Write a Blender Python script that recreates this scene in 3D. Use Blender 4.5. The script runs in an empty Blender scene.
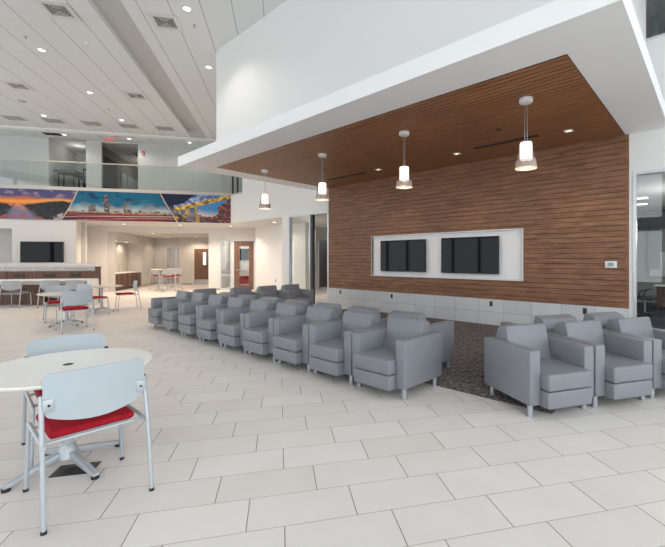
import bpy, bmesh, math, random
from mathutils import Vector, Matrix, noise
random.seed(7)
C = bpy.data.collections.new('lounge'); bpy.context.scene.collection.children.link(C)
PI = math.pi
def D(a): return a*PI/180
WING = D(54.25)          # the rear wing of the building is turned against the wood wall
def rw(x, y, a=WING): return (x*math.cos(a)-y*math.sin(a), x*math.sin(a)+y*math.cos(a))

# ------------------------------------------------------------------ materials
M = {}
def new_mat(name):
    m = bpy.data.materials.new(name); m.use_nodes = True
    nt = m.node_tree; return m, nt, nt.nodes['Principled BSDF']
def mat(name, col, rough=.5, metal=0, spec=.5, vary=0, scale=8, bump=0, bscale=60, emit=None, es=0, stretch=None):
    m, nt, p = new_mat(name)
    p.inputs['Base Color'].default_value = (*col, 1); p.inputs['Roughness'].default_value = rough
    p.inputs['Metallic'].default_value = metal; p.inputs['Specular IOR Level'].default_value = spec
    if emit: p.inputs['Emission Color'].default_value = (*emit, 1); p.inputs['Emission Strength'].default_value = es
    if vary or bump:
        tc = nt.nodes.new('ShaderNodeTexCoord'); mp = nt.nodes.new('ShaderNodeMapping')
        nt.links.new(tc.outputs['Object'], mp.inputs[0])
        if stretch: mp.inputs['Scale'].default_value = stretch
    if vary:
        n = nt.nodes.new('ShaderNodeTexNoise'); n.inputs['Scale'].default_value = scale; n.inputs['Detail'].default_value = 6
        nt.links.new(mp.outputs[0], n.inputs['Vector'])
        r = nt.nodes.new('ShaderNodeValToRGB')
        r.color_ramp.elements[0].position = .3; r.color_ramp.elements[1].position = .7
        r.color_ramp.elements[0].color = (*[c*(1-vary) for c in col], 1); r.color_ramp.elements[1].color = (*[min(1, c*(1+vary)) for c in col], 1)
        nt.links.new(n.outputs['Fac'], r.inputs[0]); nt.links.new(r.outputs[0], p.inputs['Base Color'])
    if bump:
        n2 = nt.nodes.new('ShaderNodeTexNoise'); n2.inputs['Scale'].default_value = bscale; n2.inputs['Detail'].default_value = 3
        nt.links.new(mp.outputs[0], n2.inputs['Vector'])
        b = nt.nodes.new('ShaderNodeBump'); b.inputs['Strength'].default_value = bump; b.inputs['Distance'].default_value = .01
        nt.links.new(n2.outputs['Fac'], b.inputs['Height']); nt.links.new(b.outputs[0], p.inputs['Normal'])
    M[name] = m; return m
def glass(name, tint=(1, 1, 1), refl=.09, rough=.0):
    m = bpy.data.materials.new(name); m.use_nodes = True; nt = m.node_tree; nt.nodes.clear()
    o = nt.nodes.new('ShaderNodeOutputMaterial'); t = nt.nodes.new('ShaderNodeBsdfTransparent'); g = nt.nodes.new('ShaderNodeBsdfGlossy')
    t.inputs[0].default_value = (*tint, 1); g.inputs['Roughness'].default_value = rough
    lw = nt.nodes.new('ShaderNodeLayerWeight'); pw = nt.nodes.new('ShaderNodeMath'); pw.operation = 'POWER'; pw.inputs[1].default_value = 5
    nt.links.new(lw.outputs['Facing'], pw.inputs[0])
    mth = nt.nodes.new('ShaderNodeMath'); mth.operation = 'MULTIPLY_ADD'; mth.inputs[1].default_value = .6; mth.inputs[2].default_value = refl*.5
    mx = nt.nodes.new('ShaderNodeMixShader'); nt.links.new(pw.outputs[0], mth.inputs[0]); nt.links.new(mth.outputs[0], mx.inputs[0])
    nt.links.new(t.outputs[0], mx.inputs[1]); nt.links.new(g.outputs[0], mx.inputs[2]); nt.links.new(mx.outputs[0], o.inputs[0])
    M[name] = m; return m
def frosted(name, col, alpha):
    m = bpy.data.materials.new(name); m.use_nodes = True; nt = m.node_tree; nt.nodes.clear()
    o = nt.nodes.new('ShaderNodeOutputMaterial'); t = nt.nodes.new('ShaderNodeBsdfTransparent'); d = nt.nodes.new('ShaderNodeBsdfPrincipled')
    d.inputs['Base Color'].default_value = (*col, 1); d.inputs['Roughness'].default_value = .35
    mx = nt.nodes.new('ShaderNodeMixShader'); mx.inputs[0].default_value = alpha
    nt.links.new(t.outputs[0], mx.inputs[1]); nt.links.new(d.outputs[0], mx.inputs[2]); nt.links.new(mx.outputs[0], o.inputs[0])
    M[name] = m; return m
def tile_mat(name, rot, L, W, ux, vx, shift, joint, c1, c2, cj, rough, axes='xy', vary=.5, spec=.4, jstr=1.0, thin=1.0):
    """running-bond tiles laid out with math nodes in the surface's own coordinates"""
    m, nt, p = new_mat(name); N = nt.nodes; K = nt.links
    def mth(op, a, b=None, c=None):
        n = N.new('ShaderNodeMath'); n.operation = op
        for i, v in enumerate((a, b, c)):
            if v is None: continue
            if isinstance(v, (int, float)): n.inputs[i].default_value = v
            else: K.new(v, n.inputs[i])
        return n.outputs[0]
    tc = N.new('ShaderNodeTexCoord'); sx = N.new('ShaderNodeSeparateXYZ'); K.new(tc.outputs['Object'], sx.inputs[0])
    ax = {'x': sx.outputs[0], 'y': sx.outputs[1], 'z': sx.outputs[2]}
    a, b = ax[axes[0]], ax[axes[1]]
    co, si = math.cos(rot), math.sin(rot)
    U = mth('ADD', mth('MULTIPLY', a, co), mth('MULTIPLY', b, si))
    V = mth('SUBTRACT', mth('MULTIPLY', b, co), mth('MULTIPLY', a, si))
    u = mth('SUBTRACT', mth('DIVIDE', U, L), ux); v = mth('SUBTRACT', mth('DIVIDE', V, -W), vx)
    k = mth('FLOOR', v); us = mth('SUBTRACT', u, mth('MULTIPLY', k, shift)); un = mth('FLOOR', us)
    fu = mth('SUBTRACT', us, un); fv = mth('SUBTRACT', v, k)
    du = mth('MULTIPLY', mth('MINIMUM', fu, mth('SUBTRACT', 1, fu)), L); dv = mth('MULTIPLY', mth('MINIMUM', fv, mth('SUBTRACT', 1, fv)), W)
    ju = mth('LESS_THAN', du, joint/2); jv = mth('LESS_THAN', dv, joint/2*thin)
    j = mth('MULTIPLY', mth('MAXIMUM', ju, mth('MULTIPLY', jv, .75 if thin < 1 else 1)), jstr)
    cb = N.new('ShaderNodeCombineXYZ'); K.new(un, cb.inputs[0]); K.new(k, cb.inputs[1])
    wn = N.new('ShaderNodeTexWhiteNoise'); wn.noise_dimensions = '2D'; K.new(cb.outputs[0], wn.inputs['Vector'])
    n = N.new('ShaderNodeTexNoise'); n.inputs['Scale'].default_value = 3.2; n.inputs['Detail'].default_value = 7; n.inputs['Roughness'].default_value = .6
    K.new(tc.outputs['Object'], n.inputs['Vector'])
    f = mth('ADD', mth('MULTIPLY', wn.outputs['Value'], vary), mth('MULTIPLY', n.outputs['Fac'], 1-vary))
    r = N.new('ShaderNodeMix'); r.data_type = 'RGBA'; K.new(f, r.inputs[0]); r.inputs[6].default_value = (*c1, 1); r.inputs[7].default_value = (*c2, 1)
    r2 = N.new('ShaderNodeMix'); r2.data_type = 'RGBA'; K.new(j, r2.inputs[0]); K.new(r.outputs[2], r2.inputs[6]); r2.inputs[7].default_value = (*cj, 1)
    K.new(r2.outputs[2], p.inputs['Base Color']); p.inputs['Roughness'].default_value = rough; p.inputs['Specular IOR Level'].default_value = spec
    bp = N.new('ShaderNodeBump'); bp.inputs['Strength'].default_value = .4; bp.inputs['Distance'].default_value = .004
    K.new(mth('SUBTRACT', 1, j), bp.inputs['Height']); K.new(bp.outputs[0], p.inputs['Normal'])
    M[name] = m; return m
def wood_mat(name, dark, light, scl=(1, 14, 14), rough=.45, rnd=True):
    m, nt, p = new_mat(name); N = nt.nodes; K = nt.links
    tc = N.new('ShaderNodeTexCoord'); mp = N.new('ShaderNodeMapping'); mp.inputs['Scale'].default_value = scl
    K.new(tc.outputs['Object'], mp.inputs[0])
    n = N.new('ShaderNodeTexNoise'); n.inputs['Scale'].default_value = 2.2; n.inputs['Detail'].default_value = 8; n.inputs['Roughness'].default_value = .65; n.inputs['Distortion'].default_value = .6
    K.new(mp.outputs[0], n.inputs['Vector'])
    r = N.new('ShaderNodeValToRGB'); r.color_ramp.elements[0].position = .36; r.color_ramp.elements[1].position = .64
    r.color_ramp.elements[0].color = (*dark, 1); r.color_ramp.elements[1].color = (*light, 1)
    K.new(n.outputs['Fac'], r.inputs[0]); K.new(r.outputs[0], p.inputs['Base Color'])
    p.inputs['Roughness'].default_value = rough; p.inputs['Specular IOR Level'].default_value = .3
    M[name] = m; return m

mat('white_paint', (.77, .77, .76), .7, spec=.2, bump=.05, bscale=120)
mat('wing_paint', (.72, .70, .68), .7, spec=.2, bump=.05, bscale=120)
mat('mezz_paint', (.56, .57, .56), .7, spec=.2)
mat('canopy_paint', (.88, .89, .90), .7, spec=.2)
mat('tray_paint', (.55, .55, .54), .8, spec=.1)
mat('ceiling_flat', (.66, .66, .65), .9, spec=.1)
mat('grey_wall', (.42, .41, .40), .8, spec=.1)
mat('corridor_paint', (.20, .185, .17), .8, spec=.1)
mat('beige_wall', (.64, .62, .59), .8, spec=.1)
FR = D(54.81)
tile_mat('floor_tile', FR, .6261, .3095, -.956, -10.282, 1/3, .0056, (.70, .645, .60), (.85, .82, .79), (.20, .17, .15), .42, vary=.35, spec=.35, thin=.7)
tile_mat('ceiling_panels_left', 0, .623, 40, -4.25/.623, 0, 0, .012, (.68, .695, .70), (.74, .755, .76), (.22, .22, .21), .85, spec=.1, vary=.1)
tile_mat('ceiling_panels_right', 0, .623, 40, -1.03/.623, 0, 0, .012, (.68, .695, .70), (.74, .755, .76), (.22, .22, .21), .85, spec=.1, vary=.1)
tile_mat('wainscot_tile', 0, .61, .305, -9.09/.61, 0, 0, .006, (.50, .52, .54), (.72, .74, .76), (.25, .25, .26), .45, axes='xz', vary=.3)
mat('rug', (.145, .133, .132), .95, spec=.1, vary=.85, scale=22, bump=.8, bscale=90)
wood_mat('wall_wood', (.17, .083, .045), (.31, .158, .088), (1.0, 9, 9))
wood_mat('ceiling_wood', (.21, .094, .043), (.38, .182, .088), (1.0, 9, 9))
mat('office_carpet', (.05, .05, .055), .9, spec=.1, vary=.2, scale=40)
mat('office_drop', (.10, .10, .11), .8)
mat('groove_dark', (.03, .015, .010), .9, spec=.05)
wood_mat('walnut', (.085, .045, .032), (.19, .11, .08), (9, 9, 1.2))
wood_mat('door_wood', (.14, .075, .05), (.24, .135, .095), (9, 9, 1.0))
mat('vinyl', (.225, .232, .255), .42, spec=.45, vary=.03, scale=5, bump=.12, bscale=180)
mat('vinyl_seam', (.10, .10, .11), .7)
mat('steel', (.50, .54, .58), .32, metal=.85)
mat('silver_paint', (.50, .54, .57), .38, metal=.35)
mat('aluminium', (.62, .66, .69), .35, metal=.4)
mat('black_plastic', (.02, .02, .022), .5)
mat('dark_metal', (.06, .06, .065), .4, metal=.5)
mat('shell', (.47, .53, .57), .38, spec=.4)
mat('desk_shell', (.40, .41, .42), .38, spec=.4)
mat('red_fabric', (.36, .010, .022), .75, spec=.15, vary=.12, scale=30, bump=.15, bscale=250)
mat('grey_fabric', (.22, .22, .23), .8, spec=.15)
mat('laminate', (.93, .92, .88), .35, spec=.4)
mat('laminate_edge', (.62, .60, .57), .4)
mat('beige_laminate', (.76, .70, .62), .35)
mat('screen', (.004, .005, .006), .04, spec=.16)
mat('white_plastic', (.75, .75, .75), .4)
mat('brown_plastic', (.12, .09, .07), .5)
mat('lcd', (.22, .36, .40), .3)
mat('red_plastic', (.55, .02, .02), .4)
mat('vent_grey', (.40, .40, .385), .6)
mat('vent_white', (.66, .66, .64), .6)
mat('vent_dark', (.03, .03, .03), .8)
mat('lens', (1, 1, 1), .5, emit=(1, .97, .92), es=2.2)
mat('lens_warm', (1, .9, .7), .5, emit=(1, .85, .6), es=.75)
mat('pendant_glow', (1, .95, .9), .5, emit=(1, .88, .78), es=1.7)
mat('pendant_glow_far', (1, .95, .9), .5, emit=(1, .86, .74), es=1.7)
mat('exit_red', (.7, .02, .02), .4, emit=(1, .03, .03), es=.5)
mat('bulk_cloth', (.12, .12, .13), .8)
mat('steel_door', (.55, .55, .55), .25, metal=.9)
mat('blind', (.30, .34, .35), .7)
mat('teal_panel', (.10, .155, .16), .5)
mat('board_grey', (.33, .36, .34), .6)
mat('copper_shade', (.42, .27, .22), .4, emit=(1, .68, .58), es=.55)
mat('curb', (.52, .50, .48), .45)
glass('clear_glass', (.95, .97, .96), .10)
glass('green_glass', (.92, .95, .94), .10)
glass('pendant_glass', (.97, .93, .91), .25)
frosted('frosted_glass', (.78, .76, .76), .42)
frosted('frosted_band', (.70, .62, .60), .6)
frosted('shade_band', (.40, .37, .36), .6)

# ------------------------------------------------------------------ mesh builder
class B:
    def __init__(s): s.bm = bmesh.new(); s.mi = 0
    def _merge(s, t, mtx=None):
        if mtx: bmesh.ops.transform(t, matrix=mtx, verts=t.verts)
        for f in t.faces: f.material_index = s.mi
        me = bpy.data.meshes.new('tmp'); t.to_mesh(me); t.free(); s.bm.from_mesh(me); bpy.data.meshes.remove(me)
    def box(s, x0, x1, y0, y1, z0, z1, bev=0, seg=2, mtx=None):
        t = bmesh.new(); bmesh.ops.create_cube(t, size=1)
        for v in t.verts: v.co = Vector(((x0+x1)/2+v.co.x*(x1-x0), (y0+y1)/2+v.co.y*(y1-y0), (z0+z1)/2+v.co.z*(z1-z0)))
        if bev: bmesh.ops.bevel(t, geom=list(t.edges), offset=bev, segments=seg, profile=.5, affect='EDGES')
        s._merge(t, mtx); return s
    def prism(s, pts, a0, a1, axis='x', bev=0, seg=2, mtx=None):
        """polygon pts extruded between a0 and a1; axis x: pts are (y,z); y: (x,z); z: (x,y)"""
        t = bmesh.new()
        def P(p, a): return {'x': (a, p[0], p[1]), 'y': (p[0], a, p[1]), 'z': (p[0], p[1], a)}[axis]
        A = [t.verts.new(P(p, a0)) for p in pts]; Bv = [t.verts.new(P(p, a1)) for p in pts]
        t.faces.new(A); t.faces.new(Bv[::-1]); n = len(pts)
        for i in range(n): t.faces.new((A[i], Bv[i], Bv[(i+1) % n], A[(i+1) % n]))
        bmesh.ops.recalc_face_normals(t, faces=t.faces)
        if bev: bmesh.ops.bevel(t, geom=list(t.edges), offset=bev, segments=seg, profile=.5, affect='EDGES')
        s._merge(t, mtx); return s
    def cyl(s, p0, p1, r0, r1=None, seg=16, caps=True):
        r1 = r0 if r1 is None else r1; p0 = Vector(p0); p1 = Vector(p1); d = p1-p0
        t = bmesh.new(); bmesh.ops.create_cone(t, cap_ends=caps, segments=seg, radius1=r0, radius2=r1, depth=d.length)
        s._merge(t, Matrix.Translation((p0+p1)/2) @ d.to_track_quat('Z', 'Y').to_matrix().to_4x4()); return s
    def tube(s, pts, r, seg=10, smooth=2):
        pts = [Vector(p) for p in pts]
        for _ in range(smooth):
            q = [pts[0]]
            for a, b in zip(pts, pts[1:]): q += [a*.75+b*.25, a*.25+b*.75]
            q.append(pts[-1]); pts = q
        t = bmesh.new(); rings = []
        up = Vector((0, 0, 1)); d0 = (pts[1]-pts[0]).normalized()
        nrm = d0.cross(up if abs(d0.z) < .9 else Vector((1, 0, 0))).normalized()
        for i, p in enumerate(pts):
            d = ((pts[min(i+1, len(pts)-1)]-pts[max(i-1, 0)])).normalized()
            nrm = (nrm-d*nrm.dot(d)).normalized(); bn = d.cross(nrm)
            rr = r[i*(len(r)-1)//(len(pts)-1)] if isinstance(r, (list, tuple)) else r
            rings.append([t.verts.new(p+(nrm*math.cos(k*2*PI/seg)+bn*math.sin(k*2*PI/seg))*rr) for k in range(seg)])
        for a, b in zip(rings, rings[1:]):
            for k in range(seg): t.faces.new((a[k], a[(k+1) % seg], b[(k+1) % seg], b[k]))
        t.faces.new(rings[0][::-1]); t.faces.new(rings[-1]); s._merge(t); return s
    def lathe(s, prof, seg=40, c=(0, 0), close=False):
        t = bmesh.new(); rings = []
        for r, z in prof: rings.append([t.verts.new((c[0]+r*math.cos(k*2*PI/seg), c[1]+r*math.sin(k*2*PI/seg), z)) for k in range(seg)])
        pr = list(zip(rings, rings[1:]))
        if close: pr.append((rings[-1], rings[0]))
        for a, b in pr:
            for k in range(seg): t.faces.new((a[k], a[(k+1) % seg], b[(k+1) % seg], b[k]))
        if not close:
            if prof[0][0] > 1e-4: t.faces.new(rings[0][::-1])
            if prof[-1][0] > 1e-4: t.faces.new(rings[-1])
        bmesh.ops.remove_doubles(t, verts=t.verts, dist=1e-5); s._merge(t); return s
    def grid(s, fn, nu, nv, thick=0):
        """surface fn(u,v)->(x,y,z), given a thickness along its normals"""
        t = bmesh.new(); g = [[t.verts.new(fn(i/nu, j/nv)) for j in range(nv+1)] for i in range(nu+1)]
        for i in range(nu):
            for j in range(nv): t.faces.new((g[i][j], g[i+1][j], g[i+1][j+1], g[i][j+1]))
        if thick:
            bmesh.ops.recalc_face_normals(t, faces=t.faces)
            bmesh.ops.solidify(t, geom=list(t.faces), thickness=thick)
        s._merge(t); return s
    def done(s, name, m, parent=None, smooth=True, ang=35, loc=None, rotz=0):
        me = bpy.data.meshes.new(name); bm = s.bm
        if smooth:
            for f in bm.faces: f.smooth = True
            for e in bm.edges:
                if len(e.link_faces) == 2 and e.calc_face_angle(0) > D(ang): e.smooth = False
        bm.to_mesh(me); bm.free()
        for q in (m if isinstance(m, (list, tuple)) else [m]): me.materials.append(M[q])
        o = bpy.data.objects.new(name, me); C.objects.link(o)
        if parent: o.parent = parent
        if loc is not None: o.location = loc
        if rotz: o.rotation_euler = (0, 0, rotz)
        return o
def tag(o, label, cat, group=None, kind=None):
    o['label'] = label; o['category'] = cat
    if group: o['group'] = group
    if kind: o['kind'] = kind
    return o
def thing(name, label, cat, loc=(0, 0, 0), rotz=0, group=None):
    o = bpy.data.objects.new(name, None); C.objects.link(o); o.empty_display_size = .2
    o.location = loc; o.rotation_euler = (0, 0, rotz); return tag(o, label, cat, group)
def struct(o): o['kind'] = 'structure'; return o
def dup(root, loc, rotz, label, group=None, skip=()):
    def cp(o, par):
        c = o.copy(); C.objects.link(c); c.parent = par
        for ch in o.children:
            if ch.name.split('.')[0] not in skip: cp(ch, c)
        return c
    r = cp(root, None); r.location = loc; r.rotation_euler = (0, 0, rotz); r['label'] = label
    if group: r['group'] = group
    return r
def wst(b, name, m, wing=True, **k):      # a piece of the setting, drawn in the wing's or the lounge's own axes
    return struct(b.done(name, m, rotz=WING if wing else 0, smooth=False, **k))
def wthing(name, label, cat, x, y, z, rz=0, group=None):   # a thing placed in the wing's axes
    X, Y = rw(x, y); return thing(name, label, cat, (X, Y, z), WING+rz, group)

# ------------------------------------------------------------------ the setting: floor
wst(B().box(-34, 16, -9, 30, -.2, 0), 'floor', 'floor_tile', wing=False)
wst(B().box(-5.9, 4.9, 8.75, 16.6, 0, .006), 'floor_office', 'office_carpet', wing=False)

# ------------------------------------------------------------------ lounge: canopy, wood ceiling and wall
CZ = 3.83; CX0, CX1, CY0, WY = -10.09, -.63, 4.09, 8.55
WX0, WX1, IY0 = -9.45, -1.265, 4.76
b = B(); T = CZ+.24
b.box(CX0, CX1, CY0, IY0, CZ, T); b.box(CX0, WX0, IY0, WY+.1, CZ, T); b.box(WX1, CX1, IY0, WY+.1, CZ, T); b.box(WX0, WX1, IY0, WY+.1, CZ+.06, T)
wst(b, 'ceiling_canopy', 'canopy_paint', wing=False)
PB = .105
b = B(); b.box(WX0+.005, WX1-.005, IY0+.005, WY, CZ+.018, CZ+.055)
y = WY-.01
while y > IY0+.02:
    y0 = max(y-PB+.015, IY0+.006); b.mi = 0; b.box(WX0+.006, WX1-.006, y0, y, CZ-.002, CZ+.02)      # board edges painted dark for the shade in the gaps, wood face below
    b.mi = 1; b.box(WX0+.006, WX1-.006, y0, y, CZ-.005, CZ-.002); y -= PB
wst(b, 'ceiling_wood_boards', ['groove_dark', 'ceiling_wood'], wing=False)
WXR = -1.215
# wood wall with its niche
NX0, NX1, NZ0, NZ1 = -7.56, -3.18, 1.06, 2.175
WZ0 = .60
b = B()
def with_hole(b, y0, y1, z0, z1):
    if z1 <= NZ0 or z0 >= NZ1: b.box(WX0, WXR, y0, y1, z0, z1); return
    if z0 < NZ0: b.box(WX0, WXR, y0, y1, z0, NZ0); z0 = NZ0
    if z1 > NZ1: b.box(WX0, WXR, y0, y1, NZ1, z1); z1 = NZ1
    b.box(WX0, NX0, y0, y1, z0, z1); b.box(NX1, WXR, y0, y1, z0, z1)
with_hole(b, WY+.02, WY+.06, WZ0, NZ0); with_hole(b, WY+.02, WY+.06, NZ0, NZ1); with_hole(b, WY+.02, WY+.06, NZ1, CZ)
b.mi = 1; z = WZ0; n = 31; pitch = (CZ-WZ0-.02)/n
for i in range(n): with_hole(b, WY, WY+.021, z+.004, z+pitch-.005); z += pitch
b.box(WXR-.045, WXR+.004, WY-.006, WY+.06, WZ0, CZ-.01); b.box(WX0, WXR-.045, WY-.012, WY+.02, CZ-.045, CZ-.008)
b.mi = 0
for i in range(n): b.box(WXR+.003, WXR+.006, WY+.012, WY+.034, WZ0+pitch*(i+.5)-.010, WZ0+pitch*(i+.5)+.010)
wst(b, 'wall_wood', ['groove_dark', 'wall_wood'], wing=False)
b = B(); b.box(NX0-.02, NX1+.02, WY+.055, WY+.09, NZ0-.02, NZ1+.02)
for q in ((NX0-.02, NX0, NZ0-.02, NZ1+.02), (NX1, NX1+.02, NZ0-.02, NZ1+.02), (NX0, NX1, NZ0-.02, NZ0), (NX0, NX1, NZ1, NZ1+.02)):
    b.box(q[0], q[1], WY-.002, WY+.06, q[2], q[3])
wst(b, 'wall_niche', 'canopy_paint', wing=False)
b = B(); b.box(WX0, WXR+.005, WY+.005, WY+.1, 0, WZ0-.003)
wst(b, 'wall_wainscot', 'wainscot_tile', wing=False)
b = B(); b.box(WX0, NX0-.02, WY+.1, WY+.25, 0, CZ+.2); b.box(NX1+.02, WXR+.0, WY+.1, WY+.25, 0, CZ+.2); b.box(NX0-.02, NX1+.02, WY+.2, WY+.25, 0, CZ+.2)
wst(b, 'wall_behind_wood', 'white_paint', wing=False)
# big white wall standing on the canopy
wst(B().box(-9.36, -.95, 4.72, 4.9, T, 7.6), 'wall_upper_front', 'white_paint', wing=False)
wst(B().box(-9.36, -9.2, 4.9, 8.6, T, 7.6), 'wall_upper_left', 'white_paint', wing=False)
wst(B().box(-1.1, -.95, 4.9, 8.55, T, 7.6), 'wall_upper_right', 'white_paint', wing=False)

# right part of the lounge's back wall: storefront below, window above
SX0, SX1, SH = -1.145, 3.4, 3.11
b = B(); b.box(WXR+.006, SX0-.0, WY-.01, WY+.2, 0, CZ)
b.box(SX0, SX1+.2, WY-.01, WY+.2, SH+.002, 5.45); b.box(SX1, 8, WY-.01, WY+.2, 0, 5.45); b.box(-1.3, -1.0, WY-.01, WY+.2, CZ, 8)
b.box(2.3, 8, WY-.01, WY+.2, 5.45, 8); b.box(-1.0, 2.3, WY-.01, WY+.2, 7.3, 8)
wst(b, 'wall_right', 'white_paint', wing=False)
b = B()
for x0, x1 in ((SX0, SX0+.05), (.55, .62), (2.0, 2.07), (SX1-.07, SX1)): b.box(x0, x1, WY-.03, WY+.05, .0, SH-.05)
b.box(SX0, SX1, WY-.03, WY+.05, SH-.05, SH); b.box(SX0+.05, SX1-.07, WY-.029, WY+.049, 0, .08)
w = wst(b, 'window_1', 'aluminium', wing=False)
B().box(SX0+.05, SX1-.07, WY+.01, WY+.02, .08, SH-.05).done('pane', 'clear_glass', w, smooth=False)
b = B(); b.box(-1.0, -.965, WY-.02, WY+.08, 5.45, 7.3); b.box(-1.0, 2.3, WY-.02, WY+.08, 5.45, 5.49); b.box(-.98, 2.3, WY-.02, WY+.08, 7.26, 7.3); b.box(.6, .66, WY-.02, WY+.08, 5.47, 7.26)
w = wst(b, 'window_2', 'aluminium', wing=False)
B().box(-.965, 2.3, WY+.02, WY+.03, 5.47, 7.26).done('pane', 'clear_glass', w, smooth=False)
# upstairs room behind that window
b = B(); b.box(-3, 6, 13.2, 13.3, 4.3, 8.2); b.box(-3, -2.9, 8.8, 13.3, 4.3, 8.2); b.box(5.9, 6, 8.8, 13.3, 4.3, 8.2)
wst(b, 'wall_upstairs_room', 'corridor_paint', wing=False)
wst(B().box(-3, 6, 8.75, 13.3, 8.1, 8.2), 'ceiling_upstairs_room', 'grey_wall', wing=False)
wst(B().box(-3, 6, 8.75, 13.3, 4.2, 4.3), 'floor_upstairs_room', 'grey_wall', wing=False)
# office behind the storefront
OY = 16.6
b = B(); b.box(-6, 5, OY, OY+.1, 0, 3.3); b.box(-6, -5.9, 8.8, OY, 0, 3.3); b.box(4.9, 5, 8.8, OY, 0, 3.3)
wst(b, 'wall_office', 'grey_wall', wing=False)
wst(B().box(-6, 5, 8.75, OY, 3.2, 3.3), 'ceiling_office', 'ceiling_flat', wing=False)
wst(B().box(-5.9, 4.9, 15.0, 15.3, 2.5, 2.95), 'ceiling_office_drop', 'office_drop', wing=False)

# ------------------------------------------------------------------ wing: main ceiling, mezzanine, mural wall
H = 6.7; EY = 17.9
wst(B().box(-17, -3.83, -3, EY, H, H+.3), 'ceiling_left', 'ceiling_panels_left')
wst(B().box(-3.19, 9, -3, EY, H, H+.3), 'ceiling_right', 'ceiling_panels_right')
b = B(); b.box(-3.83, -3.19, -3, 17.2, H+.14, H+.3); b.box(-3.83, -3.19, 17.2, EY, H, H+.3)
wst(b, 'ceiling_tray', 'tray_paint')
wst(B().box(-17, 6, EY-.03, EY+.12, H-.06, H+.3), 'trim_1', 'white_paint')
MP = 17.85; S0, S1 = 3.09, 4.27      # mural bulkhead
wst(B().box(-17, -2.14, MP, MP+.2, S0, S1), 'wall_bulkhead', 'wing_paint')
wst(B().box(-17, -2.16, MP-.06, MP+.2, S1, S1+.13), 'trim_2', 'curb')
wst(B().box(-17, -2.14, MP+.2, 19.0, 4.0, 4.28), 'floor_mezzanine', 'beige_wall')
wst(B().box(-17, 3, MP+.2, 20.8, S0, S0+.1), 'ceiling_soffit', 'ceiling_flat')
b = B(); ZT = 6.75; MY = 19.0
b.box(-17, -9.62, MY, MY+.1, 4.2, ZT); b.box(-8.24, -7.66, MY, MY+.1, 4.2, ZT); b.box(-6.24, 1.5, MY, MY+.1, 4.2, ZT)
b.box(-9.62, -8.24, MY, MY+.1, 6.62, ZT)
b.box(-7.66, -6.24, MY, MY+.1, 6.58, ZT)
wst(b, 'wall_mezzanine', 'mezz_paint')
b = B(); b.box(-9.72, -9.62, MY+.1, 21.2, 4.2, 6.7); b.box(-8.24, -8.14, MY+.1, 21.2, 4.2, 6.7); b.box(-9.72, -8.14, 21.2, 21.3, 4.2, 6.7)
wst(b, 'wall_alcove', 'mezz_paint')
wst(B().box(-9.62, -8.24, MY+.1, 21.2, 4.2, 4.28), 'floor_alcove', 'beige_wall')
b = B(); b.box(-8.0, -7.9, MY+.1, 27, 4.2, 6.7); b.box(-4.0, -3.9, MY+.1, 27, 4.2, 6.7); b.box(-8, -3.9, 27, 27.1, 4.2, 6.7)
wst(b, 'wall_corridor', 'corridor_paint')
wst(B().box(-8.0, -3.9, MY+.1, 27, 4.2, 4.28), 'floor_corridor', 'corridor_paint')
wst(B().box(-17, 6, EY+.12, 27, 6.62, 6.68), 'ceiling_mezzanine', 'ceiling_panels_left')

# lower level of the wing
b = B()
b.box(-11.9, -10.26, MP, MP+.12, 2.72, S0); b.box(-17, -11.9, MP, MP+.12, 0, S0); b.box(-10.26, -8.09, MP, MP+.12, 0, S0); b.prism([(-8.09, MP+.12), (-8.89, 20.6), (-9.0, 20.6), (-8.21, MP+.12)], 0, S0, 'z')
b.box(-12.0, -8.21, 18.9, 19.0, 0, S0)
wst(b, 'wall_screen', 'wing_paint')
LY = 20.6
b = B(); b.box(-8.95, -8.085, LY, LY+.14, 0, S0); b.box(-8.085, -3.62, LY, LY+.14, 2.83, S0); b.box(-3.62, -3.10, LY, LY+.14, 0, S0)
b.box(-3.10, -1.42, LY, LY+.14, 2.5, S0); b.box(-1.42, -1.2, LY, LY+.14, 0, S0); b.box(-1.33, -1.2, 19.86, LY, 0, S0); b.box(-2.52, -2.44, LY, LY+.14, 0, 2.5)
wst(b, 'wall_back', 'wing_paint')
# lobby beyond the wide opening
b = B()
b.box(-8.0, -7.8, 20.74, 20.82, 0, 2.86); b.box(-8.0, -7.8, 24.38, 26.6, 0, 2.86); b.box(-8.0, -7.8, 20.82, 24.38, 2.45, 2.86)
b.box(-8.6, -8.5, 20.74, 24.4, 0, 2.86); b.box(-8.5, -8.0, 24.38, 24.48, 0, 2.86); b.box(-8.5, -8.0, 20.74, 20.82, 0, 2.86); b.box(-8.5, -7.9, 20.82, 24.38, 2.45, 2.5)
wst(b, 'wall_pantry', 'beige_wall')
b = B(); b.box(-8.0, -7.08, 26.6, 26.7, 0, 2.86); b.box(-7.08, -6.2, 26.6, 26.7, 2.27, 2.86); b.box(-6.02, -5.29, 25.4, 25.5, 0, 2.86); b.box(-6.1, -6.02, 25.4, 26.6, 0, 2.86)
b.box(-5.29, -4.25, 25.4, 25.5, 2.2, 2.86); b.box(-4.25, -2.9, 25.4, 25.5, 0, 2.86); b.box(-3.12, -3.02, 20.74, 25.4, 0, 2.86)
wst(b, 'wall_lobby', 'beige_wall')
wst(B().box(-8.5, -3.0, 20.74, 26.7, 2.86, 2.95), 'ceiling_lobby', 'ceiling_flat')
# small meeting room behind the wood door
b = B(); b.box(-3.0, -.6, 23.6, 23.7, 0, 2.8); b.box(-.8, -.7, 20.75, 23.6, 0, 2.8)
wst(b, 'wall_meeting_room', 'beige_wall'); wst(B().box(-3.0, -.7, 20.75, 23.6, 2.75, 2.8), 'ceiling_meeting_room', 'ceiling_flat')

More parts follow.
